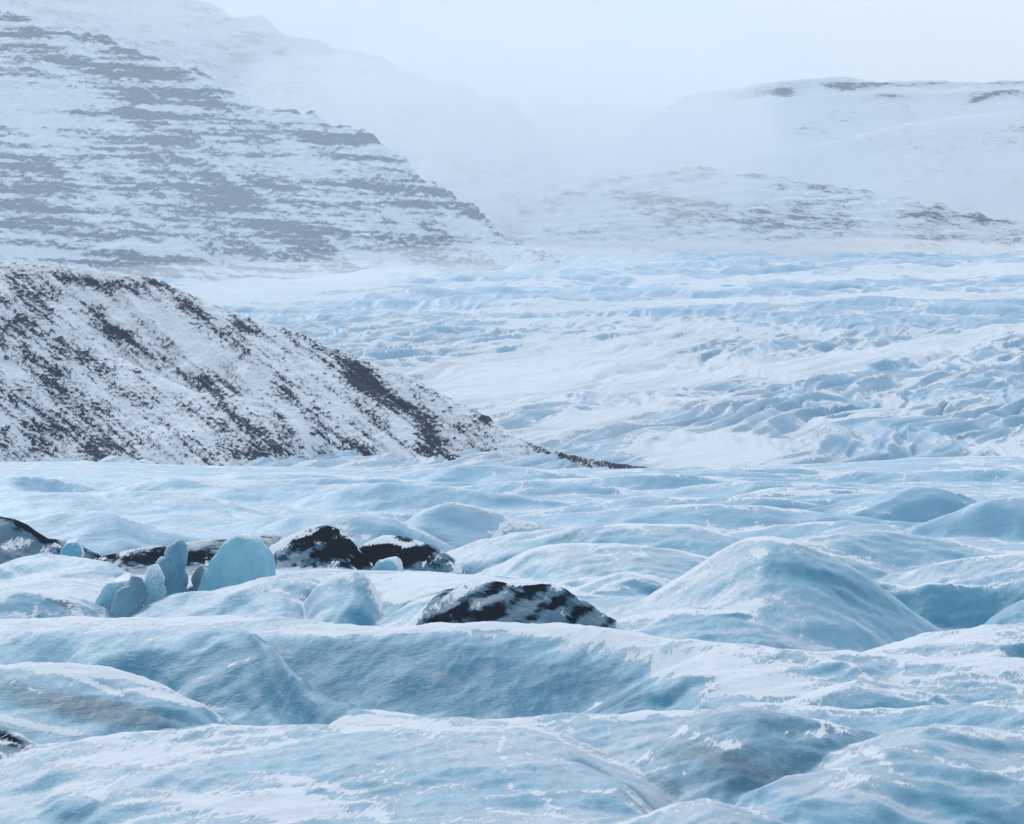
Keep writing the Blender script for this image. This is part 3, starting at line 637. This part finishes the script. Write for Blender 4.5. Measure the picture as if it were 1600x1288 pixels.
def hill_at(px, py):
    c = int(np.argmin(np.abs(hpx[0] - px)))
    colpy = hpy[:, c]
    vis = np.minimum.accumulate(colpy)            # nearest row that reaches this height
    r = int(np.argmax(vis <= py))
    return np.array([hX[r, c], hY[r, c], hZ[r, c]]) if vis[r] <= py else None
BL = [(723,727,4.2,'large black boulder at the foot of the snowy hill above the ice','dark rock'), (34,498,3.2,'flat dark rock on the upper left of the hill',''), (92,533,2.2,'dark rock below the flat rock on the left of the hill',''),
      (133,550,2.0,'dark rock in the left gully of the hill',''), (215,582,2.0,'thin dark ledge rock in the middle of the left hill slope',''), (700,617,1.2,'small boulder on the skyline of the hill slope',''),
      (770,656,1.5,'dark skyline boulder low on the right ridge of the hill',''), (262,437,1.5,'dark knob on the skyline of the hill below the big mountain',''), (8,670,1.8,'dark rock near the lower left edge of the hill',''), (470,700,1.2,'',''), (555,730,1.2,'','')]
for i, (x, y, s, lab, _) in enumerate(BL):
    p = hill_at(x, y)
    if p is None: continue
    o = bpy.data.objects.new('boulder', bo_meshes[i % 6]); col.objects.link(o)
    o.location = (p[0], p[1], p[2] - s * .1); o.scale = (s, s, s); o.rotation_euler = (0, math.radians(25), i * 1.3)
    if lab: tag(o, lab, 'boulder', 'named boulders on the hill')
    else: tag(o, 'small dark boulder lying in the snow on the rocky hill', 'boulder', 'small boulders scattered over the hill')
n = 0
while n < 110:
    x = rng.uniform(5, 900); lo = np.interp(x, [0, 240, 450, 640, 810, 900], [415, 440, 520, 595, 690, 715])
    y = lo + (732 - lo) * rng.uniform(.02, .98) ** .8
    if fbm(np.array([x / 60]), np.array([y / 40]), 3, 131)[0] < -.05: continue
    p = hill_at(x, y)
    if p is None: continue
    s = rng.uniform(.35, .8) * (1.6 if rng.random() < .12 else 1)
    o = bpy.data.objects.new('boulder', bo_meshes[n % 6]); col.objects.link(o)
    o.location = (p[0], p[1], p[2]); o.scale = (s * rng.uniform(.8, 1.5), s, s * rng.uniform(.7, 1.1)); o.rotation_euler = (rng.uniform(-.3, .3), rng.uniform(.2, .7), rng.uniform(0, 6))
    tag(o, 'small dark boulder lying in the snow on the rocky hill', 'boulder', 'small boulders scattered over the hill'); n += 1

# ------------------------------------------------------------------ air
def vol_box(name, lo, hi, color, density):
    bm = bmesh.new(); bmesh.ops.create_cube(bm, size=1)
    for v in bm.verts: v.co = [lo[i] if v.co[i] < 0 else hi[i] for i in range(3)]
    me = bpy.data.meshes.new(name); bm.to_mesh(me); bm.free()
    o = bpy.data.objects.new(name, me); col.objects.link(o)
    m = bpy.data.materials.new(name); m.use_nodes = True; nt = m.node_tree
    nt.nodes.remove(nt.nodes['Principled BSDF'])
    v = nt.nodes.new('ShaderNodeVolumePrincipled'); v.inputs['Color'].default_value = color
    v.inputs['Density'].default_value = density; v.inputs['Anisotropy'].default_value = .3
    nt.links.new(v.outputs[0], nt.nodes['Material Output'].inputs['Volume'])
    me.materials.append(m); tag(o, kind='stuff'); return o, m, v
hz, _, _ = vol_box('haze', (-3600, -60, -60), (3600, 9800, 1500), (.80, .90, 1, 1), 0.55e-4)

def drift(px, py, D, rx, ry, ly, dens, seed, c3=(.97, .985, 1, 1)):
    bm = bmesh.new(); bmesh.ops.create_icosphere(bm, subdivisions=5, radius=1)
    co = np.array([v.co[:] for v in bm.verts]); c = wpt(px, py, D)
    n = 1 + .35 * fbm(co[:, 0] * 2.2 + seed, co[:, 2] * 1.8 + co[:, 1], 4, seed)
    co = co * n[:, None] * [rx * D / F, ly, ry * D / F]
    for v, q in zip(bm.verts, co): v.co = q
    me = bpy.data.meshes.new('blowing_snow_haze'); bm.to_mesh(me); bm.free()
    o = bpy.data.objects.new('blowing_snow_haze', me); o.location = c; col.objects.link(o); me.materials.append(vol_mat(dens, c3)); tag(o, kind='stuff')
def vol_mat(dens, c3):
    m = bpy.data.materials.new('blowing_snow_haze'); m.use_nodes = True; nt = m.node_tree; nt.nodes.remove(nt.nodes['Principled BSDF'])
    v = nt.nodes.new('ShaderNodeVolumePrincipled'); v.inputs['Color'].default_value = c3; v.inputs['Density'].default_value = dens
    v.inputs['Anisotropy'].default_value = .4
    nt.links.new(v.outputs[0], nt.nodes['Material Output'].inputs['Volume']); return m
drift(330, 230, 2750, 1150, 330, 650, 2.3e-4, 8, (.70, .84, 1, 1))  # bluish haze volume added to fade the left mountain, not drifting snow
drift(800, 220, 5750, 440, 190, 620, 1.0e-3, 1)
drift(800, 60, 7700, 1500, 300, 600, 9e-4, 2)
drift(1250, 396, 5450, 640, 22, 120, 6e-3, 3)
drift(520, 426, 3700, 460, 17, 110, 3.2e-3, 4)
drift(790, 404, 4100, 300, 20, 130, 2.4e-3, 5)
drift(800, 592, 1500, 300, 22, 60, 1.5e-3, 6)

# ------------------------------------------------------------------ sky, sun, camera
w = bpy.data.worlds.new('World'); scene.world = w; w.use_nodes = True
nt = w.node_tree; bg = nt.nodes['Background']
sky = nt.nodes.new('ShaderNodeTexSky'); sky.sky_type = 'NISHITA'; sky.sun_disc = False
sky.sun_elevation = math.radians(38); sky.sun_rotation = math.radians(-25); sky.dust_density = 2.0; sky.air_density = 1.0
mx = nt.nodes.new('ShaderNodeMix'); mx.data_type = 'RGBA'; mx.inputs[0].default_value = .80
nt.links.new(sky.outputs[0], mx.inputs[6]); mx.inputs[7].default_value = (7.1, 7.95, 8.8, 1)      # cloud cover over the clear sky
nt.links.new(mx.outputs[2], bg.inputs['Color']); bg.inputs['Strength'].default_value = .1
L = bpy.data.lights.new('sun', 'SUN'); L.energy = 1.3; L.angle = math.radians(14); L.color = (1, .99, .97)
so = bpy.data.objects.new('sun', L); col.objects.link(so)
el, az = math.radians(38), math.radians(-25)
dirv = Vector((math.sin(az) * math.cos(el), math.cos(az) * math.cos(el), math.sin(el)))
so.rotation_euler = dirv.to_track_quat('Z', 'Y').to_euler()
cam = bpy.data.cameras.new('camera'); co = bpy.data.objects.new('camera', cam); col.objects.link(co)
co.location = (0, 0, CZ); co.rotation_euler = (math.pi / 2, 0, 0)
cam.sensor_width = 36; cam.lens = 36 * F / 1600; cam.clip_end = 30000; cam.clip_start = 1
scene.camera = co
scene.view_settings.view_transform = 'Standard'; scene.view_settings.look = 'None'
scene.view_settings.exposure = .25; scene.view_settings.gamma = 1
scene.cycles.volume_bounces = 2
scene.cycles.max_bounces = 6
